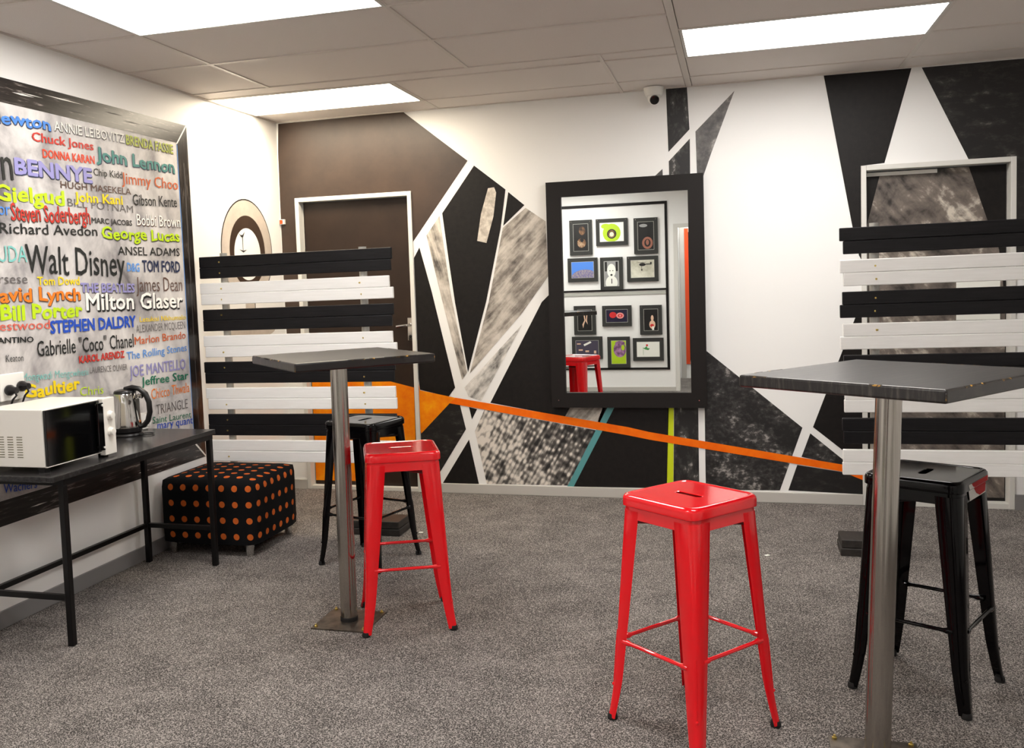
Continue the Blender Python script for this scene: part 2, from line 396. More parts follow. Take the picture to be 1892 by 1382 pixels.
BACK_SHAPES = [
 ('brown_black',1,[(0.017, 2.608), (0.956, 2.615), (1.399, 2.257), (0.991, 1.734), (0.992, 2.078), (0.003, 2.078), (0.006, 2.416)]),
 ('brown_black',1,[(0.003, 2.078), (0.122, 2.078), (0.122, 0.99), (0.006, 1.01), (0.002, 1.6)]),
 ('black',1,[(1.443, 2.222), (1.654, 2.051), (1.612, 1.796), (1.495, 1.309), (1.352, 0.834), (1.277, 1.308), (1.242, 1.602), (1.208, 1.918)]),
 ('scrape',3,[(1.535, 2.066), (1.577, 2.07), (1.59, 2.034), (1.566, 1.878), (1.512, 1.704), (1.448, 1.721), (1.481, 1.9)]),
 ('black',1,[(1.672, 2.033), (1.779, 1.941), (1.631, 1.813)]),
 ('grey_brush',1,[(1.786, 1.923), (1.918, 1.828), (1.925, 1.469), (1.735, 1.22), (1.364, 0.826), (1.513, 1.309), (1.627, 1.799)]),
 ('grey_band',1,[(1.188, 1.901), (1.09, 1.774), (1.179, 1.355), (1.308, 0.782), (1.345, 0.834), (1.249, 1.364)]),
 ('grey_pale',1,[(1.74, 1.154), (1.322, 0.73), (1.35, 0.667), (1.437, 0.637)]),
 ('black',1,[(1.036, 1.695), (0.994, 1.625), (0.994, 0.79), (1.001, 0.716), (1.207, 0.667), (1.256, 0.73), (1.114, 1.386)]),
 ('black',1,[(1.985, 1.396), (1.918, 1.337), (1.877, 1.299), (1.502, 0.626), (2.011, 0.534), (2.049, 0.599), (2.289, 0.714), (2.305, 1.385)]),
 ('grey_brush',1,[(2.05, 0.624), (2.294, 0.625), (2.24, 0.488), (2.011, 0.537)]),
 ('teal',2,[(2.308, 0.625), (2.354, 0.625), (2.057, 0.065), (2.013, 0.064)]),
 ('black',1,[(2.354, 0.625), (2.69, 0.626), (2.666, 0.071), (2.057, 0.065)]),
 ('black',1,[(2.272, 0.625), (2.311, 0.625), (2.255, 0.489), (2.226, 0.495)]),
 ('lime',1,[(2.683, 0.626), (2.721, 0.626), (2.707, 0.069), (2.667, 0.068)]),
 ('smudge_light',1,[(2.723, 0.626), (2.873, 0.626), (2.87, 0.07), (2.708, 0.069)]),
 ('smudge',1,[(2.879, 0.99), (2.929, 0.961), (3.5, 0.475), (3.363, 0.077), (2.911, 0.067), (2.913, 0.626)]),
 ('black',1,[(3.846, 1.25), (3.562, 0.479), (3.733, 0.337), (3.846, 0.22)]),
 ('smudge',1,[(3.546, 0.44), (3.493, 0.292), (3.726, 0.242), (3.846, 0.2), (3.726, 0.286)]),
 ('smudge_faint',1,[(3.467, 0.24), (3.413, 0.078), (3.846, 0.066), (3.846, 0.19), (3.726, 0.202)]),
 ('smudge_faint',1,[(0.994, 0.43), (1.213, 0.622), (1.286, 0.611), (1.323, 0.443), (1.07, 0.057), (0.994, 0.068)]),
 ('black',1,[(1.342, 0.372), (1.402, 0.066), (1.141, 0.063)]),
 ('black',1,[(1.35, 0.596), (1.407, 0.582), (1.368, 0.511)]),
 ('halftone',1,[(1.458, 0.578), (1.386, 0.429), (1.458, 0.068), (2.017, 0.071), (2.218, 0.445)]),
 ('orange_yellow',2,[(0.994, 0.76), (1.001, 0.712), (1.256, 0.66), (1.213, 0.622), (0.999, 0.41), (0.994, 0.43)]),
 ('orange',3,[(1.257, 0.661), (2.424, 0.469), (2.562, 0.438), (3.728, 0.249), (3.846, 0.2), (3.846, 0.155), (3.727, 0.205), (2.561, 0.388), (2.423, 0.415), (1.213, 0.622)]),
 ('smudge_light',1,[(2.71, 2.616), (2.839, 2.618), (2.85, 2.353), (2.718, 2.222)]),
 ('smudge_light',1,[(2.851, 2.296), (2.719, 2.164), (2.72, 2.039), (2.849, 2.031)]),
 ('grey_smoke',1,[(3.124, 2.566), (2.886, 2.337), (2.891, 2.045), (2.924, 2.043), (2.978, 2.193)]),
 ('grey_smoke',1,[(2.679, 2.119), (2.624, 2.072), (2.681, 2.051)]),
 ('black',1,[(3.642, 2.611), (4.126, 2.61), (3.977, 2.069), (3.846, 2.06), (3.846, 1.5), (3.833, 1.526), (3.794, 1.717)]),
 ('smudge_faint',1,[(4.181, 2.608), (5.6, 2.61), (5.6, 1.15), (4.68, 1.36), (4.68, 2.06), (4.432, 2.054)]),
]
DOOR1_SHAPES = [
 ('orange_yellow',1,[(0.161, 0.919), (0.432, 0.85), (0.938, 0.725), (0.935, 0.358), (0.715, 0.137), (0.559, -0.023), (0.148, -0.035)]),
]
DOOR2_SHAPES = [
 ('marble_dark',1,[(3.966, 2.027), (4.447, 2.024), (4.543, 1.718), (4.609, 1.531), (4.693, 1.214), (4.69, -0.014), (3.942, -0.04), (3.88, 1.236), (3.873, 1.697)]),
]
WALL_WORDS = [
 ('Newton','blue',-2.694,2.213,-2.29,2.229,0.054,0.02),
 ('ANNIE LEIBOVITZ','paper',-2.268,2.232,-1.737,2.244,0.046,0.005),
 ('BRENDA FASSIE','olive',-1.723,2.24,-1.293,2.242,0.051,0.015),
 ('Chuck Jones','red',-2.419,2.163,-1.99,2.173,0.042,0.015),
 ('DONNA KARAN','redorange',-2.356,2.094,-1.988,2.105,0.04,0.02),
 ('John Lennon','teal_text',-1.974,2.126,-1.287,2.131,0.067,0.02),
 ('n','ink',-2.615,1.966,-2.55,1.97,0.101,0.0),
 ('BENNYE','lilac',-2.541,2.002,-2.013,2.008,0.072,0.03),
 ('Chip Kidd','ink',-2.002,2.047,-1.773,2.053,0.036,0),
 ('Jimmy Choo','rust',-1.78,2.027,-1.263,2.037,0.06,0),
 ('HUGH MASEKELA','brown',-2.248,1.963,-1.707,1.973,0.033,0),
 ('Gielgud','lime_text',-2.673,1.873,-2.226,1.882,0.07,0.025),
 ('John Kani','yellow',-2.155,1.905,-1.781,1.916,0.047,0.02),
 ('Gibson Kente','ink',-1.694,1.919,-1.284,1.936,0.06,0),
 ('BILL POTNAM','grey',-2.207,1.878,-1.698,1.876,0.039,-0.005),
 ('or','blue',-2.654,1.809,-2.584,1.811,0.038,0),
 ('Steven Soderbergh','red',-2.58,1.789,-2.049,1.802,0.077,0.008),
 ('MARC JACOBS','darkgrey',-2.04,1.806,-1.713,1.808,0.028,0.02),
 ('Bobbi Brown','white',-1.671,1.813,-1.262,1.821,0.061,0),
 ('Richard Avedon','ink',-2.655,1.728,-2.001,1.742,0.048,0.004),
 ('George Lucas','lime_text',-1.969,1.73,-1.276,1.739,0.062,0.02),
 ('RUDA','aqua',-2.722,1.602,-2.5,1.604,0.072,0.0),
 ('Walt Disney','ink',-2.512,1.553,-1.798,1.536,0.132,0.004),
 ('ANSEL ADAMS','ink',-1.846,1.649,-1.284,1.654,0.045,0.002),
 ('D&G','skyblue',-1.778,1.565,-1.671,1.562,0.046,0.02),
 ('TOM FORD','navy',-1.647,1.562,-1.287,1.56,0.064,0.02),
 ('Versese','grey',-2.775,1.508,-2.506,1.506,0.043,-0.003),
 ('Tom Dowd','yellow',-2.445,1.498,-2.157,1.497,0.039,0.015),
 ('THE BEATLES','lilac',-2.153,1.46,-1.723,1.452,0.047,0.025),
 ('James Dean','brown',-1.709,1.454,-1.276,1.45,0.079,-0.006),
 ('David Lynch','orange_text',-2.767,1.429,-2.156,1.422,0.062,0.02),
 ('Milton Glaser','white',-2.121,1.37,-1.28,1.355,0.087,0.014),
 ('Bill Porter','lime_text',-2.683,1.346,-2.148,1.339,0.068,0.03),
 ('Westwood','salmon',-2.791,1.302,-2.382,1.293,0.041,0.0),
 ('STEPHEN DALDRY','royal',-2.381,1.27,-1.731,1.268,0.06,0.03),
 ('Letukisi Nkhumalo','yellow',-1.696,1.29,-1.259,1.284,0.027,0.0),
 ('ALEXANDER MCQUEEN','grey',-1.73,1.233,-1.269,1.231,0.042,-0.008),
 ('TARANTINO','ink',-2.813,1.25,-2.493,1.237,0.026,0.02),
 ('Gabrielle "Coco" Chanel','ink',-2.475,1.168,-1.76,1.159,0.075,0.0),
 ('Marlon Brando','rust',-1.75,1.17,-1.269,1.173,0.042,0.0),
 ('Keaton','ink',-2.668,1.16,-2.564,1.156,0.031,-0.005),
 ('KAROL ARENDZ','red',-2.196,1.112,-1.843,1.111,0.036,0.03),
 ('The Rolling Stones','skyblue',-1.826,1.095,-1.265,1.1,0.042,0.005),
 ('LAURENCE OLIVIER','grey',-2.122,1.054,-1.826,1.043,0.031,-0.004),
 ('JOE MANTELLO','lilac',-1.808,1.001,-1.286,0.996,0.06,0.01),
 ('Mongwadi Mengcwheni','aqua',-2.579,1.064,-2.135,1.047,0.036,-0.002),
 ('Jeffree Star','green',-1.714,0.944,-1.264,0.933,0.046,0.01),
 ('Gaultier','yellow',-2.573,0.984,-2.2,0.984,0.059,0.03),
 ('Chris','lime_text',-2.203,0.95,-2.029,0.941,0.043,-0.004),
 ('Chicco Thwala','orange_text',-1.63,0.859,-1.26,0.856,0.058,-0.002),
 ('TRIANGLE','grey',-1.594,0.769,-1.286,0.763,0.055,-0.008),
 ('Saint Laurent','green',-1.633,0.724,-1.258,0.704,0.037,-0.002),
 ('mary quant','royal',-1.592,0.687,-1.245,0.666,0.034,0.0),
 ('Wachers','royal',-2.735,0.586,-2.533,0.567,0.041,0.0),
]
for m, l, pts in BACK_SHAPES:
    poly_y(pts, -.0012 * l, m, 'painted_shape', wall_back)

# door 1 (with its steel frame) and door 2
def door(n, D, leaf_y, shapes, leafmat, sill=False):
    x0, x1, zt = D
    d = tag(thing('door_%d' % n, None, None, (0, 0, 0)), kind='structure')
    f = mb()
    w = .03
    box(f, (x0, -.012, 0), (x0 + w, .12, zt)); box(f, (x1 - w, -.012, 0), (x1, .12, zt)); box(f, (x0 + w, -.012, zt - w), (x1 - w, .12, zt))
    box(f, (x0 + w, leaf_y + .0, 0), (x0 + w + .012, .12, zt - w)); 
    obj('door_frame', f, 'frame_paint', d, bevel=.003)
    lf = bx('door_leaf', (x0 + w + .004, leaf_y, .012), (x1 - w - .003, leaf_y + .04, zt - w - .003), leafmat, d)
    for m, l, pts in shapes:
        q = []
        for x, z in pts: q.append((min(max(x, x0 + w + .008), x1 - w - .006), min(max(z, .05), zt - w - .006)))
        poly_y(q, leaf_y - .001 * l, m, 'painted_shape', d)
    bx('door_sill', (x0 + w, .0, 0), (x1 - w, leaf_y + .06, .03 if sill else .022), 'frame_paint', d)
    return d
d1 = door(1, D1, .055, DOOR1_SHAPES, 'door_black')
d2 = door(2, D2, .075, DOOR2_SHAPES, 'black', True)
bx('door_seal', (D2[0] + .04, .066, 2.0), (D2[0] + .43, .075, 2.022), 'plastic_white', d2)  # white strip painted in for the bright light under the lintel
# handle of door 1
hp = bx('handle_plate', (.912, .043, 1.055), (.957, .055, 1.215), 'chrome', d1, bevel=.003)
b = mb(); tube(b, [(.935, .043, 1.165), (.935, -.0, 1.165), (.925, -.012, 1.163), (.85, -.014, 1.155)], .0095, 10); obj('door_handle', b, 'chrome', d1, smooth=True)
b = mb(); M = Matrix.Translation((.935, .0435, 1.085)) @ Matrix.Rotation(math.pi / 2, 4, 'X'); lathe(b, [(.011, 0), (.011, .012), (.008, .014)], 16); b.transform(M); obj('key_cylinder', b, 'plastic_black', d1, smooth=True)
# paper notice on door 2
t = thing('paper_notice', 'white paper notice on the patterned door behind the right slatted screen', 'notice', (4.5, .073, 1.12))
bx('sheet', (-.12, -.0015, 0), (.115, 0, .25), 'print_white', t)

# ------------------------------------------------------------- left wall mural
obj('painted_panel', box(mb(), (0, -4.5, .555), (.0008, -1.24, 2.308)), 'mural_ground', wall_left)
def strip(pts, m, x=.0016): poly_x(pts, x, m, 'painted_frame', wall_left)
strip([(-4.6, 2.305), (-1.25, 2.31), (-1.14, 2.424), (-4.6, 2.41)], 'mural_frame_long')
strip([(-1.25, 2.31), (-1.236, .55), (-1.118, .445), (-1.14, 2.424)], 'mural_frame_tall')
strip([(-4.6, .56), (-4.6, .44), (-1.118, .445), (-1.236, .55)], 'mural_frame_long')
strip([(-1.256, 2.304), (-1.244, 2.304), (-1.14, 2.42), (-1.15, 2.424)], 'word_paper', .0024)
strip([(-1.242, .548), (-1.232, .556), (-1.118, .452), (-1.124, .445)], 'word_paper', .0024)
strip([(-1.252, 2.3), (-1.238, .56), (-1.2335, .56), (-1.246, 2.3)], 'word_skyblue', .0024)
strip([(-1.19, 2.2), (-1.18, .6), (-1.1765, .6), (-1.184, 2.2)], 'word_grey', .0024)
RW = random.Random(3)
for _ in range(26):        # dry brush highlights along the top and bottom frame strips
    y = RW.uniform(-4.2, -1.45); ln = RW.uniform(.08, .3); z = RW.choice((RW.uniform(2.33, 2.4), RW.uniform(.46, .54)))
    t_ = RW.uniform(.0012, .004)
    strip([(y, z), (y + ln * .4, z - t_), (y + ln, z), (y + ln * .5, z + t_)], RW.choice(('word_grey', 'word_paper', 'word_darkgrey')), .0026)

def text_mesh(s, weight):
    cu = bpy.data.curves.new('word', 'FONT'); cu.body = s; cu.size = 1.0; cu.offset = weight; cu.resolution_u = 2; cu.fill_mode = 'BOTH'; cu.extrude = 0.0
    o = bpy.data.objects.new('word', cu); col.objects.link(o)
    bpy.context.view_layer.update()
    dg = bpy.context.evaluated_depsgraph_get()
    me = bpy.data.meshes.new_from_object(o.evaluated_get(dg))
    bpy.data.objects.remove(o); bpy.data.curves.remove(cu)
    return me
SHADOW = {'Milton Glaser': 'word_ink', 'BRENDA FASSIE': 'word_brown', 'John Lennon': 'word_navy', 'George Lucas': 'word_darkgrey', 'Bobbi Brown': 'word_brown', 'ANNIE LEIBOVITZ': 'word_grey', 'THE BEATLES': 'word_grey',
          'Steven Soderbergh': 'word_brown', 'David Lynch': 'word_brown', 'Newton': 'word_navy', 'BENNYE': 'word_navy'}
WR = random.Random(11)
for s, c, y0, z0, y1, z1, h, w in WALL_WORDS:
    for layer in (0, 1):
        if layer == 0 and s not in SHADOW: continue
        me = text_mesh(s, min(w, 0))
        bold = max(w, 0) * 1.2 + (.003 if w == 0 else 0) + (.02 if layer == 0 else 0)
        if bold > 0:            # thicker brush strokes: the letters laid over themselves, slightly shifted
            base = me; tb = bmesh.new()
            for k in range(8):
                n0 = len(tb.verts); tb.from_mesh(base); tb.verts.ensure_lookup_table()
                for v in tb.verts[n0:]: v.co.x += bold * math.cos(k * math.pi / 4); v.co.y += bold * math.sin(k * math.pi / 4); v.co.z = .00009 * k
            me = bpy.data.meshes.new('word'); tb.to_mesh(me); tb.free(); bpy.data.meshes.remove(base)
        xs = [v.co.x for v in me.vertices]; ys = [v.co.y for v in me.vertices]
        sx = math.hypot(y1 - y0, z1 - z0) / (max(xs) - min(xs)); sy = h / max(ys)
        ang = math.atan2(z1 - z0, y1 - y0)
        shear = WR.choice((0, 0, .12, -.05)) if layer == 1 else 0
        off = (.006, -.007) if (layer == 0 and s == 'Milton Glaser') else ((.003, -.003) if layer == 0 else (0, 0))
        ca, sa = math.cos(ang), math.sin(ang)
        x0m = min(xs)
        for v in me.vertices:
            a = (v.co.x - x0m) * sx; bb = v.co.y * sy
            if s in ('Newton', 'John Lennon', 'Gielgud', 'Bill Porter', 'George Lucas', 'Gaultier', 'David Lynch', 'Steven Soderbergh', 'Walt Disney'): bb += .004 * math.sin(a * 42)
            a += off[0]; bb += off[1]
            v.co = (.0034 + .0009 * layer + v.co.z, y0 + a * ca - bb * sa, z0 + a * sa + bb * ca)
        me.materials.append(MATS[SHADOW[s] if layer == 0 else 'word_' + c])
        o = bpy.data.objects.new('lettering', me); col.objects.link(o); o.parent = wall_left

# painted record-like lamp figure on the left wall near the corner
def ellipse(cy, cz, ry, rz, n=48): return [(cy + ry * math.cos(2 * math.pi * i / n), cz + rz * math.sin(2 * math.pi * i / n)) for i in range(n)]
cy_, cz_ = -.488, 1.70
poly_x(ellipse(cy_, cz_, .335, .345), .0008, 'black', 'painted_circle', wall_left)
poly_x(ellipse(cy_, cz_, .326, .336), .0014, 'paint_grey_pink', 'painted_circle', wall_left)
poly_x(ellipse(cy_, cz_, .232, .236), .002, 'brown_black', 'painted_circle', wall_left)
poly_x(ellipse(cy_ - .005, cz_ - .02, .172, .172), .0026, 'wall_left_white', 'painted_circle', wall_left)
poly_x([(-.60, 1.815), (-.57, 1.79), (-.545, 1.79), (-.52, 1.83), (-.55, 1.806), (-.575, 1.804)], .0032, 'word_darkgrey', 'painted_circle', wall_left)
poly_x([(-.558, 1.80), (-.548, 1.80), (-.55, 1.70), (-.556, 1.70)], .0032, 'word_darkgrey', 'painted_circle', wall_left)
poly_x([(-.60, 1.71), (-.55, 1.69), (-.5, 1.71), (-.55, 1.703)], .0032, 'word_darkgrey', 'painted_circle', wall_left)
poly_x([(-.551, 1.25), (-.421, 1.25), (-.421, 1.37), (-.551, 1.37)], .0008, 'paint_grey_pink', 'painted_circle', wall_left)
poly_x([(-.429, 1.25), (-.421, 1.25), (-.421, 1.37), (-.429, 1.37)], .0014, 'black', 'painted_circle', wall_left)
poly_x(ellipse(-.46, 1.17, .30, .055), .0018, 'paint_grey_pink', 'painted_circle', wall_left)

# ------------------------------------------------------------- wall mirror
t = thing('wall_mirror', 'large rectangular wall mirror in a wide flat black frame', 'mirror', (2.432, 0, 1.34))
bx('glass', (-.404, -.032, -.645), (.404, -.025, .638), 'mirror_glass', t)
f = mb()
for a, c in (((-.498, -.05, -.738), (-.402, -.002, .734)), ((.402, -.05, -.738), (.498, -.002, .734)), ((-.402, -.05, -.738), (.402, -.002, -.641)), ((-.402, -.05, .636), (.402, -.002, .734))): box(f, a, c)
obj('frame', f, 'mirror_frame', t)
for sx in (-1, 1):
    b = mb(); tube(b, [(sx * .45, -.0495, -.69), (sx * .45, -.052, -.69)], .004, 8); obj('screw', b, 'chrome', t)

# ------------------------------------------------------------- security camera
t = thing('security_camera', 'white dome security camera where the back wall meets the ceiling', 'camera', (2.64, -.075, H - .004))
b = mb(); lathe(b, [(.062, 0), (.06, -.02), (.05, -.05), (.03, -.062)][::-1], 32); obj('housing', b, 'plastic_white', t, smooth=True)
b = mb(); lathe(b, [(.001, -.042), (.018, -.038), (.033, -.022), (.038, 0), (.033, .022), (.018, .036), (.001, .038)], 28); o = obj('ball', b, 'plastic_white', t, smooth=True); o.location = (0, -.008, -.062)
b = mb(); lathe(b, [(.028, 0), (.03, .006), (.027, .016), (.012, .018), (.001, .0175)], 28, cap0=True, cap1=True); o = obj('lens', b, 'oven_glass', t, smooth=True); o.location = (.006, -.03, -.078); o.rotation_euler = (math.radians(118), 0, math.radians(8))

# small red and white alarm box in the corner
t = thing('alarm_box', 'tiny red and white box stuck in the wall corner left of the black door', 'box', (.02, -.014, 1.90))
bx('body', (-.016, -.012, 0), (.02, .012, .036), 'plastic_white', t, bevel=.003)
bx('red_label', (-.014, -.0135, .004), (.008, -.012, .032), 'orange_red', t)

# ------------------------------------------------------------- photographs on the rear wall (seen in the mirror)
mat('p_brown', (120, 84, 52), .5, build=noisy([(0.35, (20, 14, 12)), (0.55, (120, 84, 54)), (0.7, (196, 170, 140))], 14))
mat('p_lime', (176, 208, 26), .5); mat('p_cream', (238, 236, 196), .5); mat('p_sky', (76, 132, 222), .5)
mat('p_dome', (90, 84, 150), .5, build=noisy([(0.4, (72, 66, 150)), (0.6, (170, 160, 150))], 6, (30, 1, 6)))
mat('p_grey', (150, 150, 150), .5); mat('p_fog', (206, 204, 186), .5, build=noisy([(0.3, (160, 156, 138)), (0.7, (226, 224, 208))], 6))
mat('p_navy', (24, 18, 50), .4); mat('p_red', (206, 44, 46), .4); mat('p_pink', (232, 150, 146), .5); mat('p_purple', (146, 96, 142), .5, build=noisy([(0.4, (104, 66, 104)), (0.6, (176, 130, 170))], 20))
mat('p_skin', (226, 188, 160), .5); mat('p_slate', (66, 60, 78), .5); mat('p_green', (70, 150, 80), .5); mat('p_copper', (150, 96, 78), .4)
def disc(cx, cz, r, m, rz=None, n=20): return (m, [(cx + r * math.cos(2 * math.pi * i / n), cz + (rz or r) * math.sin(2 * math.pi * i / n)) for i in range(n)])
def rect(a, b_, c, d, m): return (m, [(a, b_), (c, b_), (c, d), (a, d)])
# every print: background, then shapes in units of the print (u to the viewer's right facing the wall, v up)
PICS = [
 ('black framed photo of a face in brown shadow, upper row on the rear wall', 1.07, 1.75, 1.36, 2.194, 'print_black', [disc(.4, .75, .22, 'p_brown', .16), disc(.45, .3, .3, 'p_brown', .18), disc(.42, .4, .12, 'print_black', .08)]),
 ('black framed photo of a sliced green kiwi', 1.409, 1.855, 1.81, 2.193, 'print_white', [disc(.75, .82, .2, 'p_lime', .14), disc(.5, .45, .38, 'p_lime', .5), disc(.5, .4, .2, 'print_black', .26), disc(.5, .4, .15, 'p_brown', .2), disc(.5, .38, .09, 'p_cream', .12)]),
 ('black framed photo of a glass dome on black', 1.885, 1.733, 2.183, 2.182, 'print_black', [disc(.65, .87, .26, 'p_grey', .06), disc(.4, .24, .34, 'p_copper', .22), disc(.4, .24, .2, 'print_black', .14), disc(.4, .26, .1, 'p_copper', .1)]),
 ('black framed photo of a violet dome under blue sky', 1.035, 1.408, 1.42, 1.712, 'p_sky', [disc(.4, .02, .62, 'p_dome', .5)]),
 ('black framed black and white portrait photo of a child', 1.452, 1.29, 1.738, 1.707, 'p_grey', [rect(.05, .6, .2, .98, 'print_black'), rect(.8, .6, .95, .98, 'print_black'), disc(.5, .62, .3, 'print_white', .28), disc(.5, .12, .42, 'print_white', .3), disc(.4, .62, .04, 'print_black', .02), disc(.6, .62, .04, 'print_black', .02), disc(.5, .45, .08, 'print_black', .04), rect(.46, .1, .52, .3, 'print_black')]),
 ('black framed photo of a helicopter lowering a load', 1.79, 1.387, 2.18, 1.706, 'p_fog', [disc(.5, .75, .14, 'print_black', .1), rect(.1, .74, .42, .79, 'print_black'), rect(.1, .74, .16, .88, 'print_black'), rect(.34, .87, .7, .89, 'print_black'), rect(.525, .46, .54, .68, 'print_black'), disc(.53, .44, .03, 'print_black', .05)]),
 ('black framed photo cut by the mirror edge, upper row', .66, 1.863, .972, 2.189, 'print_black', [disc(.5, .5, .3, 'p_brown')]),
 ('black framed photo of two pale arms on black', 1.098, .73, 1.38, 1.1, 'print_black', [('p_skin', [(.62, .12), (.68, .3), (.52, .5), (.6, .9), (.54, .9), (.44, .5), (.56, .3)]), ('p_skin', [(.3, .3), (.42, .45), (.36, .8), (.3, .8), (.34, .5)])]),
 ('black framed photo of red pomegranates on dark blue', 1.463, .83, 1.835, 1.093, 'p_navy', [disc(.68, .58, .17, 'p_red', .24), disc(.34, .52, .18, 'p_pink', .24), disc(.34, .52, .12, 'p_red', .14), disc(.34, .52, .05, 'p_pink', .08)]),
 ('black framed photo of a pale figure on black', 1.938, .716, 2.213, 1.088, 'print_black', [disc(.4, .58, .1, 'p_skin', .14), disc(.4, .28, .22, 'p_skin', .2), disc(.42, .24, .14, 'p_red', .07), rect(.28, .02, .42, .2, 'print_white')]),
 ('black framed photo of small pale sticks on slate', 1.064, .416, 1.458, .704, 'p_slate', [('print_white', [(.3, .86), (.36, .96), (.66, .74), (.62, .62)]), rect(.78, .74, .95, .82, 'p_skin'), rect(.7, .3, .88, .4, 'p_skin'), rect(.1, .1, .2, .3, 'p_skin'), rect(.42, .2, .58, .32, 'p_skin')]),
 ('black framed photo of a purple flower on lime green', 1.52, .3, 1.806, .696, 'p_lime', [disc(.42, .62, .44, 'p_purple', .34), disc(.2, .7, .12, 'p_lime', .12), disc(.4, .9, .34, 'p_purple', .1)]),
 ('black framed photo of a single rose on white', 1.843, .386, 2.226, .675, 'print_white', [disc(.55, .78, .05, 'p_red', .07), ('p_green', [(.56, .74), (.66, .6), (.76, .62), (.64, .5), (.5, .44), (.42, .56), (.54, .6)]), rect(.72, .12, .73, .6, 'p_green')]),
 ('black framed photo cut by the mirror edge, third row', .66, .82, .97, 1.105, 'print_black', [disc(.5, .5, .3, 'p_grey')]),
 ('black framed photo cut by the mirror edge, lowest row', .65, .45, .955, .712, 'print_black', [disc(.5, .5, .3, 'p_copper')]),
]
for lab, x0, z0, x1, z1, bg, shp in PICS:
    t = thing('framed_photograph', lab, 'picture', ((x0 + x1) / 2, YR, (z0 + z1) / 2), math.radians(R.uniform(-.4, .4)), 'photographs on the rear wall')
    hx, hz = (x1 - x0) / 2, (z1 - z0) / 2
    bx('mount', (-hx, .012, -hz), (hx, .03, hz), 'photo_mat', t, bevel=.002)
    m_ = .052
    pr = bx('print', (-hx + m_, .03, -hz + m_), (hx - m_, .0315, hz - m_), bg, t)
    rim = mb()
    for a, c in (((-hx + m_ - .004, .03, -hz + m_ - .004), (hx - m_ + .004, .031, -hz + m_)), ((-hx + m_ - .004, .03, hz - m_), (hx - m_ + .004, .031, hz - m_ + .004)),
                 ((-hx + m_ - .004, .03, -hz + m_), (-hx + m_, .031, hz - m_)), ((hx - m_, .03, -hz + m_), (hx - m_ + .004, .031, hz - m_))): box(rim, a, c)
    obj('mat_rim', rim, 'shadow_grey', t)
    W_, H_ = 2 * (hx - m_), 2 * (hz - m_)
    for i, (mm, pts) in enumerate(shp):
        # the wall faces +y: a viewer facing it sees +x on the left, so u runs towards -x; the mirror turns it back
        bm = mb(); bm.faces.new([bm.verts.new((hx - m_ - min(max(u, 0), 1) * W_, .0322 + .0003 * i, -hz + m_ + min(max(v, 0), 1) * H_)) for u, v in pts])
        bmesh.ops.remove_doubles(bm, verts=bm.verts[:], dist=1e-5)
        obj('picture_shape', bm, mm, pr)
    for sx in (-1, 1):
        b = mb(); tube(b, [(sx * (hx - .025), .03, hz - .02), (sx * (hx - .025), .033, hz - .02)], .005, 8); obj('pin', b, 'chrome', t)
for a, c in (((.3, YR, 2.345), (2.30, YR + .012, 2.38)), ((2.268, YR, .27), (2.30, YR + .012, 2.345)), ((.3, YR, 1.275), (2.268, YR + .014, 1.298)), ((.3, YR, .272), (2.268, YR + .014, .298))):
    obj('painted_line', box(mb(), a, c), 'black', wall_rear)
obj('painted_line', box(mb(), (.3, YR, 1.225), (2.268, YR + .01, 1.262)), 'shadow_grey', wall_rear)

# ------------------------------------------------------------- slatted screens
def board_mesh(L, h, m): return obj('board', box(mb(), (0, 0, 0), (L, .022, h)), m, None, bevel=.004)
def screen(x0, label, foots, posts):
    RS = random.Random(int(x0 * 100) + 5)
    t = thing('slatted_screen', label, 'screen', (x0, -1.10, 0), 0, None)
    L = 1.215
    for k in range(8):
        m = 'board_black' if k % 2 == 0 else 'board_white'
        ztop = 1.648 - .1575 * k
        for j in (0, 1):
            z1 = ztop - .0648 * j
            dx = RS.uniform(-.008, .014); dl = RS.uniform(-.012, .012)
            o = obj('board', box(mb(), (0, -.022, 0), (L + dl, 0, .0645)), m, t, bevel=.004)
            o.location = (dx, RS.uniform(-.002, 0), z1 - .0645); o.rotation_euler = (0, -.007 + RS.uniform(-.0005, .0005), 0)
            for px in posts:
                if RS.random() < .62:
                    b = mb(); tube(b, [(px - dx + RS.uniform(-.01, .01), -.0215, .03), (px - dx, -.0245, .03)], .0048, 8)
                    obj('screw', b, 'brass', o)
    for px in posts:
        b = mb(); tube(b, [(px, .026, .0), (px, .026, 1.668)], .0225, 16); obj('post', b, 'post_grey', t, smooth=True)
    for fx0, fx1 in foots:
        o = bx('foot', (fx0, -.02, 0.0), (fx1, .17, .04), 'foot_wood', t, bevel=.004)
        o = bx('foot', (fx0 + .004, -.015, .041), (fx1 - .006, .165, .083), 'foot_wood', t, bevel=.004)
    return t
screen(.03, 'black and white striped slatted screen at left, between name wall and black door', [(.02, .32), (.895, 1.205)], [.135, 1.03])
screen(3.618, 'black and white striped slatted screen at right, in front of patterned door', [(-.01, .30), (.90, 1.2)], [.158, 1.05])

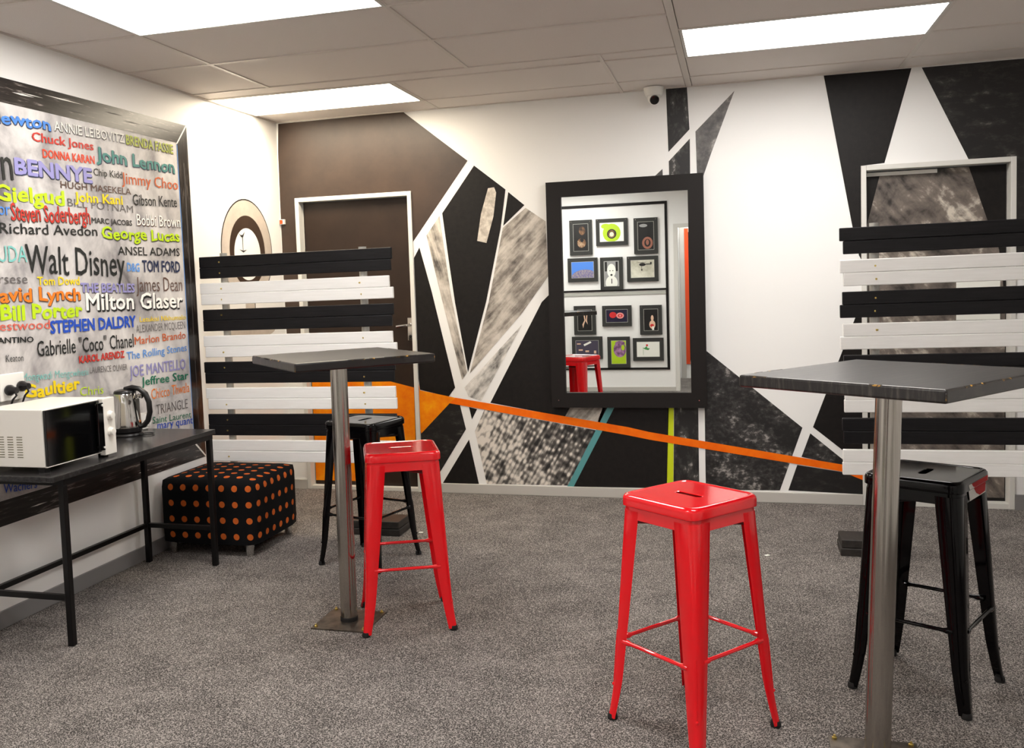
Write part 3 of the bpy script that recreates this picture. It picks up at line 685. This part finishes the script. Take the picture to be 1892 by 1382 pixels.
# ------------------------------------------------------------- bar stools
def rr(th, a, r):
    """ray from the origin to a rounded square (half side a, corner radius r)"""
    c, s = math.cos(th), math.sin(th)
    k = a / max(abs(c), abs(s)); x, y = k * c, k * s
    e = a - r
    if abs(x) > e and abs(y) > e:
        cx, cy = math.copysign(e, x), math.copysign(e, y)
        B_ = c * cx + s * cy; D_ = B_ * B_ - (cx * cx + cy * cy - r * r)
        k = B_ + math.sqrt(max(D_, 0)); x, y = k * c, k * s
    return x, y
def slot(th, a=.05, r=.011):
    c, s = math.cos(th), math.sin(th)
    k = r / max(abs(s), 1e-6)
    x, y = k * c, k * s
    e = a - r
    if abs(x) > e:
        cx = math.copysign(e, c); B_ = c * cx; D_ = B_ * B_ - (cx * cx - r * r); k = B_ + math.sqrt(max(D_, 0)); x, y = k * c, k * s
    return x, y
def make_stool(kind):
    enamel = 'red_enamel' if kind == 'red' else 'black_enamel'
    t = thing('bar_stool', 'x', 'stool')
    N = 96
    ths = []
    for q in range(4):
        for i in range(N // 4):
            u = -1 + 2 * i / (N // 4); ths.append(q * math.pi / 2 + math.atan(u) if True else 0)
    def R_(a, r, z): return [(*rr(th, a, r), z) for th in ths]
    sl = []
    # slot sampled by arc so its ends stay round
    for th in ths: sl.append(slot(th))
    b = mb()
    rings(b, [R_(.1545, .034, .712), R_(.1575, .036, .714), R_(.1575, .036, .735), R_(.156, .035, .742), R_(.152, .034, .748), R_(.147, .032, .7505), R_(.143, .03, .7502), R_(.139, .027, .7478), R_(.137, .027, .7475)]
          + [[(p[0] * 1.08, p[1] * 1.35, .7475) for p in sl]] + [[(x, y, .7462) for x, y in sl]] + [[(x, y, .7448) for x, y in sl]], False, False)
    obj('seat', b, enamel, t, smooth=True, angle=50, flat_top=True)
    def half(z):
        h = .151 + (.187 - .151) * (1 - z / .715)
        if z < .15: h += .009 * ((.15 - z) / .15) ** 1.3
        return h
    # apron band under the seat
    b = mb()
    rings(b, [R_(half(.715) - .0008, .033, .715), R_(half(.674) - .0008, .032, .674), R_(half(.674) - .0018, .031, .674), R_(half(.715) - .0018, .032, .713)], False, False)
    obj('apron', b, enamel, t, smooth=True, angle=40)
    zs = [.7, .674, .66, .64, .62, .55, .46, .36, .28, .2, .14, .09, .05, .009]
    for q in range(4):
        b = mb(); rs_ = []
        for z in zs:
            h = half(z); k = z / .715
            w = .031 + .045 * k ** .9
            r = .013 + .018 * k
            r = min(r, w * .6)
            prof = [(h, h - w)] + [(h, h - r)] + [(h - r + r * math.cos(a), h - r + r * math.sin(a)) for a in [math.pi / 2 * i / 6 for i in range(1, 6)]] + [(h - r, h)] + [(h - w, h)]
            inn = [(x - .0025 if i > 0 else x - .0025, y - .0025) for i, (x, y) in enumerate(prof)][::-1]
            rs_.append([(x, y, z) for x, y in prof + inn])
        rings(b, rs_)
        b.transform(Matrix.Rotation(q * math.pi / 2, 4, 'Z'))
        lg = obj('leg', b, enamel, t, smooth=True, angle=50)
        # pressed groove ending in a small stud, on the outer corner
        g = mb(); pts = []
        for z in (.30, .26, .2, .15, .125):
            h = half(z); r = (.013 + .018 * z / .715); pts.append((h - r + r * .72, h - r + r * .72, z))
        tube(g, pts, [.0015, .0028, .0028, .0028, .0015], 8)
        z = .118; h = half(z); c_ = h - .0165 * .3
        lathe(g, [(.0005, -.006), (.0045, -.004), (.0058, 0), (.0045, .004), (.0005, .006)], 12, (c_, c_, z))
        g.transform(Matrix.Rotation(q * math.pi / 2, 4, 'Z'))
        obj('pressed_rib', g, enamel, lg, smooth=True)
        g = mb(); h = half(0.0) - .0155
        lathe(g, [(.0155, 0), (.017, .003), (.0168, .010), (.0145, .02)], 20, (h + .001, h + .001, 0)); g.transform(Matrix.Rotation(q * math.pi / 2, 4, 'Z'))
        obj('rubber_foot', g, 'rubber', lg, smooth=True)
    # footrest bars: flattened ends
    for q in range(4):
        z = .268 if q in (2, 3) else .288
        h = half(z) - .007; w = h - .030
        b = mb(); tube(b, [(h, -w, z), (h, -w + .02, z), (h, -w + .032, z), (h, 0, z), (h, w - .032, z), (h, w - .02, z), (h, w, z)], [.0095, .010, .0065, .0065, .0065, .010, .0095], 10)
        b.transform(Matrix.Rotation(q * math.pi / 2, 4, 'Z'))
        obj('footrest_bar', b, enamel, t, smooth=True)
    b = mb()
    for sx in (-1, 1):
        h = half(.655) - .02; bar(b, (-h, -h * sx, .655 + .003 * sx), (h, h * sx, .655 + .003 * sx), .02, .010)
    obj('under_brace', b, 'red_shade' if kind == 'red' else 'brace_black', t)
    return t
proto = {'red': make_stool('red'), 'black': make_stool('black')}
used = set()
def place_stool(kind, x, y, deg, label):
    if kind in used: o = copy_tree(proto[kind])
    else: o = proto[kind]; used.add(kind)
    o.location = (x, y, 0); o.rotation_euler = (0, 0, math.radians(deg)); tag(o, label, 'stool', 'metal bar stools')
    return o
place_stool('red', 2.964, -3.068, -39.3, 'red metal bar stool standing alone in the front centre of the carpet')
place_stool('red', 1.724, -2.344, 23.7, 'red metal bar stool beside the steel pole of the left bar table')
s3 = place_stool('black', 3.732, -2.625, 61.6, 'glossy black metal bar stool behind the right bar table')
s4 = place_stool('black', 1.237, -1.563, 74.9, 'black metal bar stool behind the left bar table, near striped screen')

st_ = [c for c in s3.children if c.name.startswith('seat')][0]  # reflection of red and white surroundings, painted as flat patches on the stool side
def reflection_patch(pts, m, k):
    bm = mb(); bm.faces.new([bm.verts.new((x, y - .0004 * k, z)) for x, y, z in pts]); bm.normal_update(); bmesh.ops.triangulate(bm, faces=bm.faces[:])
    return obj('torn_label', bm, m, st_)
reflection_patch([(-.085, -.1579, .7335), (.118, -.1579, .7335), (.118, -.1579, .716), (-.07, -.1579, .716)], 'label_white', 1)
reflection_patch([(-.055, -.1583, .7335), (.118, -.1583, .7335), (.118, -.1583, .716), (-.02, -.1583, .716), (-.04, -.1583, .722)], 'label_red', 2)
reflection_patch([(-.07, -.1535, .712), (.11, -.1535, .712), (.105, -.155, .677), (-.06, -.155, .677)], 'label_white', 1)
reflection_patch([(-.018, -.1539, .712), (.11, -.1539, .712), (.1, -.1553, .682), (.04, -.1553, .679), (.005, -.1548, .692)], 'label_red', 2)

# ------------------------------------------------------------- bar tables
def bar_table(x, y, px, py, ztop, deg, s, label, lean=(0, 0)):
    t = thing('bar_table', label, 'table', (px, py, 0))
    a = math.radians(deg); M = Matrix.Translation((x - px, y - py, 0)) @ Matrix.Rotation(a, 4, 'Z')
    h = s / 2
    tp = obj('tabletop', box(mb(), (-h, -h, -.036), (h, h, 0)), 'tabletop_wood', t, bevel=.006, seg=3)
    tp.location = (x - px, y - py, ztop); tp.rotation_euler = (0, 0, a)
    RT = random.Random(int(x * 100))
    b = mb()          # worn patches where bare wood shows on the arrises
    for side in range(4):
        for _ in range(8 if x < 3 else 3):
            u = RT.uniform(-h + .01, h - .1); ln = RT.uniform(.015, .09)
            bb = mb(); box(bb, (u, -h - .0004, -.0075), (min(u + ln, h - .01), -h + .0075, .0004)); bb.transform(Matrix.Rotation(side * math.pi / 2, 4, 'Z'))
            me = bpy.data.meshes.new('tmp'); bb.to_mesh(me); bb.free(); b.from_mesh(me); bpy.data.meshes.remove(me)
        bb = mb(); box(bb, (-h - .0003, -h - .0003, -.034), (-h + .0055, -h + .0055, -.008)); bb.transform(Matrix.Rotation(side * math.pi / 2, 4, 'Z'))
        me = bpy.data.meshes.new('tmp'); bb.to_mesh(me); bb.free(); b.from_mesh(me); bpy.data.meshes.remove(me)
    o = obj('worn_edge', b, 'worn_edge', tp, bevel=.003, seg=1); o['kind'] = 'stuff'
    lx_, ly_ = lean; b = mb(); rings(b, [[(cx_ + .036 * math.cos(k * math.pi / 24), cy2 + .036 * math.sin(k * math.pi / 24), z_) for k in range(48)] for cx_, cy2, z_ in ((0, 0, .02), (lx_, ly_, ztop - .042))]); obj('pole', b, 'brushed_steel', t, smooth=True)
    b = mb(); lathe(b, [(.045, ztop - .042), (.09, ztop - .037)], 32, (lx_, ly_, 0)); obj('mounting_flange', b, 'desk_metal', t, smooth=True)
    b = mb(); lathe(b, [(.038, .006), (.038, .022), (.0362, .024)], 40); obj('collar', b, 'rubber', t, smooth=True)
    bp = bx('base_plate', (-.125, -.122, 0), (.125, .122, .006), 'base_plate', t, bevel=.001)
    for sx in (-1, 1):
        for sy in (-1, 1):
            b = mb(); lathe(b, [(.0075, .006), (.0075, .011), (.004, .013), (.0035, .018)], 12, (sx * .108, sy * .105, 0)); obj('bolt', b, 'brass', bp, smooth=True)
    return t
bar_table(1.478, -2.375, 1.487, -2.425, 1.152, 44.5, .605, 'square black wooden bar table on a steel pole, left of the room')
bar_table(3.557, -3.13, 3.497, -3.205, 1.139, 52, .62, 'square black wooden bar table on a steel pole, right foreground', (.04, .03))

# ------------------------------------------------------------- desk and what stands on it
t = thing('side_desk', 'long narrow black desk with metal frame against the name wall', 'desk', (.25, -2.37, 0))
bx('desktop', (-.235, -.605, .697), (.225, .605, .72), 'desk_top', t, bevel=.003)
for sx, sy in ((-.198, -.53), (.205, -.53), (-.198, .57), (.205, .57)):
    bx('leg', (sx - .0135, sy - .0135, 0), (sx + .0135, sy + .0135, .672), 'desk_metal', t, bevel=.003)
for y in (-.53, .57): bx('stretcher', (-.1845, y - .0115, .19), (.1915, y + .0115, .214), 'desk_metal', t, bevel=.003)
bx('stretcher', (-.2095, -.5165, .19), (-.1865, .5565, .214), 'desk_metal', t, bevel=.003)
f = mb()
box(f, (.1915, -.5435, .672), (.2185, .5835, .697)); box(f, (-.2115, -.5435, .672), (-.1845, .5835, .697)); box(f, (-.1845, -.5435, .672), (.1915, -.5165, .697)); box(f, (-.1845, .5565, .672), (.1915, .5835, .697))
obj('top_rail', f, 'desk_metal', t)

# microwave: door faces +x, cabinet side faces the camera (-y)
t = thing('microwave_oven', 'white countertop microwave oven with black glass door', 'microwave', (.215, -2.71, .72))
bx('cabinet', (-.145, -.195, .022), (.165, .225, .262), 'appliance_white', t, bevel=.004)
bx('door', (.166, -.192, .026), (.178, .145, .258), 'oven_glass', t, bevel=.003)
bx('door_rim', (.166, -.1945, .022), (.177, .15, .0255), 'appliance_white', t)
cp = bx('control_panel', (.166, .147, .010), (.196, .225, .264), 'appliance_white', t, bevel=.003)
for z in (.185, .112):
    b = mb(); lathe(b, [(.021, 0), (.021, .004), (.0165, .006), (.015, .018), (.0005, .019)], 28); b.transform(Matrix.Translation((.196, .188, z)) @ Matrix.Rotation(math.pi / 2, 4, 'Y')); k = obj('knob', b, 'appliance_white', cp, smooth=True)
for z in (.048, .236):
    b = mb(); tube(b, [(.178, .137, z), (.205, .137, z)], .0055, 10); obj('handle_mount', b, 'appliance_white', t, smooth=True)
bx('handle', (.190, .105, .036), (.200, .143, .248), 'oven_glass', t, bevel=.002)
b = mb()
for i in range(4):
    for j in range(9): box(b, (-.105 + i * .046, -.1962, .062 + j * .0105), (-.105 + i * .046 + .028, -.1945, .0655 + j * .0105))
tag(obj('vent_slots', b, 'oven_slot', t), 'rows of small vent slots', kind='stuff')
for sx in (-.12, .14):
    for sy in (-.17, .2): bx('foot', (sx - .015, sy - .015, 0), (sx + .015, sy + .015, .022), 'plastic_black', t)

# kettle
t = thing('electric_kettle', 'shiny stainless steel electric kettle with black handle', 'kettle', (.098, -1.985, .72), math.radians(12))
b = mb(); lathe(b, [(.082, 0), (.084, .006), (.08, .014), (.066, .02)], 40); obj('power_base', b, 'plastic_black', t, smooth=True)
b = mb(); lathe(b, [(.074, .022), (.075, .026), (.075, .044)], 40); bb = obj('lower_band', b, 'plastic_black', t, smooth=True)
b = mb(); lathe(b, [(.0745, .044), (.075, .05), (.070, .10), (.063, .16), (.056, .212), (.054, .218)], 48); obj('body', b, 'chrome', t, smooth=True)
b = mb(); lathe(b, [(.055, .217), (.055, .224), (.05, .232), (.03, .238), (.0005, .239)], 40); obj('lid', b, 'plastic_black', t, smooth=True)
b = mb(); v = rings(b, [[(-.045, -.022, .165), (-.045, .022, .165), (-.045, .022, .218), (-.045, -.022, .218)], [(-.064, -.015, .192), (-.064, .015, .192), (-.064, .016, .216), (-.064, -.016, .216)], [(-.078, -.007, .212), (-.078, .007, .212), (-.078, .007, .217), (-.078, -.007, .217)]]); obj('spout', b, 'chrome', t, smooth=True)
b = mb(); rs_ = []
hp_ = [(.0, .240), (.04, .246), (.078, .238), (.108, .212), (.124, .168), (.126, .118), (.114, .075), (.092, .05), (.066, .042)]
for i, (x, z) in enumerate(hp_):
    x0_, z0_ = hp_[max(i - 1, 0)]; x1_, z1_ = hp_[min(i + 1, len(hp_) - 1)]
    d = Vector((x1_ - x0_, 0, z1_ - z0_)).normalized(); nrm = Vector((-d.z, 0, d.x)); w_, th_ = .015, .014 if 0 < i < 8 else .010
    rs_.append([Vector((x, 0, z)) + nrm * th_ * math.cos(a) + Vector((0, w_ * math.sin(a), 0)) for a in [2 * math.pi * k / 12 for k in range(12)]])
rings(b, rs_); obj('handle', b, 'plastic_black', t, smooth=True)
bx('water_gauge', (.056, -.009, .06), (.072, .009, .19), 'tinted', t, bevel=.003)
b = mb(); lathe(b, [(.016, -.002), (.018, .006), (.012, .016), (.0005, .018)], 20); b.transform(Matrix.Translation((.078, 0, .196)) @ Matrix.Rotation(math.radians(20), 4, 'Y')); obj('lid_button', b, 'chrome', t, smooth=True)
b = mb(); tube(b, [(.08, .01, .008), (.11, .03, .006), (.135, .02, .006), (.14, -.01, .006), (.115, -.03, .006), (.07, -.03, .006)], .003, 8); obj('power_cord', b, 'plastic_black', t, smooth=True)

t = thing('mug', 'small white mug half hidden behind the kettle', 'mug', (.055, -1.80, .72))
b = mb(); lathe(b, [(.025, 0), (.032, .006), (.034, .05), (.034, .085), (.031, .085), (.030, .01), (.0005, .008)], 32, cap1=False); obj('cup', b, 'plastic_white', t, smooth=True)
b = mb(); tube(b, [(.032, 0, .07), (.05, 0, .068), (.056, 0, .045), (.048, 0, .022), (.03, 0, .02)], .004, 8); obj('handle', b, 'plastic_white', t, smooth=True)

# socket plate and the two plugs in it
t = thing('wall_socket', 'white double wall socket above the microwave', 'socket', (0.004, -2.66, 1.05))
bx('socket_plate', (0, -.075, -.06), (.022, .07, .06), 'plastic_white', t, bevel=.004)
for i, (yy, zz) in enumerate(((-.035, -.012), (.038, -.002))):
    p_ = thing('power_plug', ('left' if i == 0 else 'right') + ' one of two black power plugs in the white socket', 'plug', (.026, -2.66 + yy, 1.05 + zz), 0, 'plugs in the wall socket')
    b = mb(); lathe(b, [(.02, 0), (.024, .006), (.024, .02), (.016, .032), (.014, .05), (.0005, .052)], 20); b.transform(Matrix.Rotation(math.pi / 2, 4, 'Y')); obj('plug_body', b, 'plastic_black', p_, smooth=True)
    b = mb(); tube(b, [(.04, 0, -.005), (.044, .002, -.024), (.022, .004, -.042), (.004, .004, -.08), (.004, .0, -.30)], .0045, 8); obj('cable', b, 'plastic_black', p_, smooth=True)

# ------------------------------------------------------------- ottoman
t = thing('ottoman', 'square black ottoman with orange polka dots and short steel legs', 'ottoman', (.318, -1.385, 0))
b = mb(); hx, hy = .287, .262
box(b, (-hx, -hy, .062), (hx, hy, .425))
bmesh.ops.subdivide_edges(b, edges=b.edges[:], cuts=6, use_grid_fill=True)
for v in b.verts:
    c = v.co
    u_, w_ = c.x / hx, c.y / hy; k = (c.z - .24) / .18
    r_ = .035
    # slight pillow and rounded arrises
    ex, ey, ez = hx - r_, hy - r_, .18 - r_
    dz = c.z - .2435
    cx_ = max(-ex, min(ex, c.x)); cy2 = max(-ey, min(ey, c.y)); cz2 = max(-.1815 + .02, min(.1815 - r_, dz))
    d = Vector((c.x - cx_, c.y - cy2, dz - cz2))
    if d.length > 1e-6 and (abs(d.x) > 1e-6) + (abs(d.y) > 1e-6) + (abs(d.z) > 1e-6) >= 2:
        rr_ = .02 if dz < 0 else r_
        d = d.normalized() * min(d.length, r_)
        v.co = Vector((cx_, cy2, cz2 + .2435)) + d
    if c.z > .42: v.co.z += .008 * (1 - u_ * u_) * (1 - w_ * w_)
uvl = b.loops.layers.uv.new('UVMap')
b.normal_update()
for f_ in b.faces:
    n_ = f_.normal
    for lp in f_.loops:
        c = lp.vert.co
        if abs(n_.z) >= max(abs(n_.x), abs(n_.y)): uvv = (c.x / .079 + .25, c.y / .079)
        elif abs(n_.y) > abs(n_.x): uvv = (c.x / .079 + .25, (c.z - .243) / .088 + 0.0)
        else: uvv = (c.y / .079, (c.z - .243) / .088 + 0.0)
        lp[uvl].uv = uvv
o = obj('cushion', b, 'dotted_fabric', t, smooth=True, angle=80)
for sx in (-1, 1):
    for sy in (-1, 1):
        b = mb(); lathe(b, [(.017, 0), (.021, .01), (.024, .064)], 24, (sx * .235, sy * .225, 0)); obj('leg', b, 'chrome', t, smooth=True)

# ------------------------------------------------------------- litter on the carpet
for i, (x, y) in enumerate(((1.33, -1.02), (3.25, -1.17))):
    bm = mb(); M = Matrix.Translation((x, y, .001)) @ Matrix.Rotation(.7 * i, 4, 'Z'); box(bm, (-.012, -.008, 0), (.012, .008, .002), M)
    tag(obj('paper_scrap', bm, 'print_white'), ('tiny white paper scrap on the carpet right of the left red stool', 'tiny white paper scrap on the carpet near the right slatted screen')[i], 'litter')
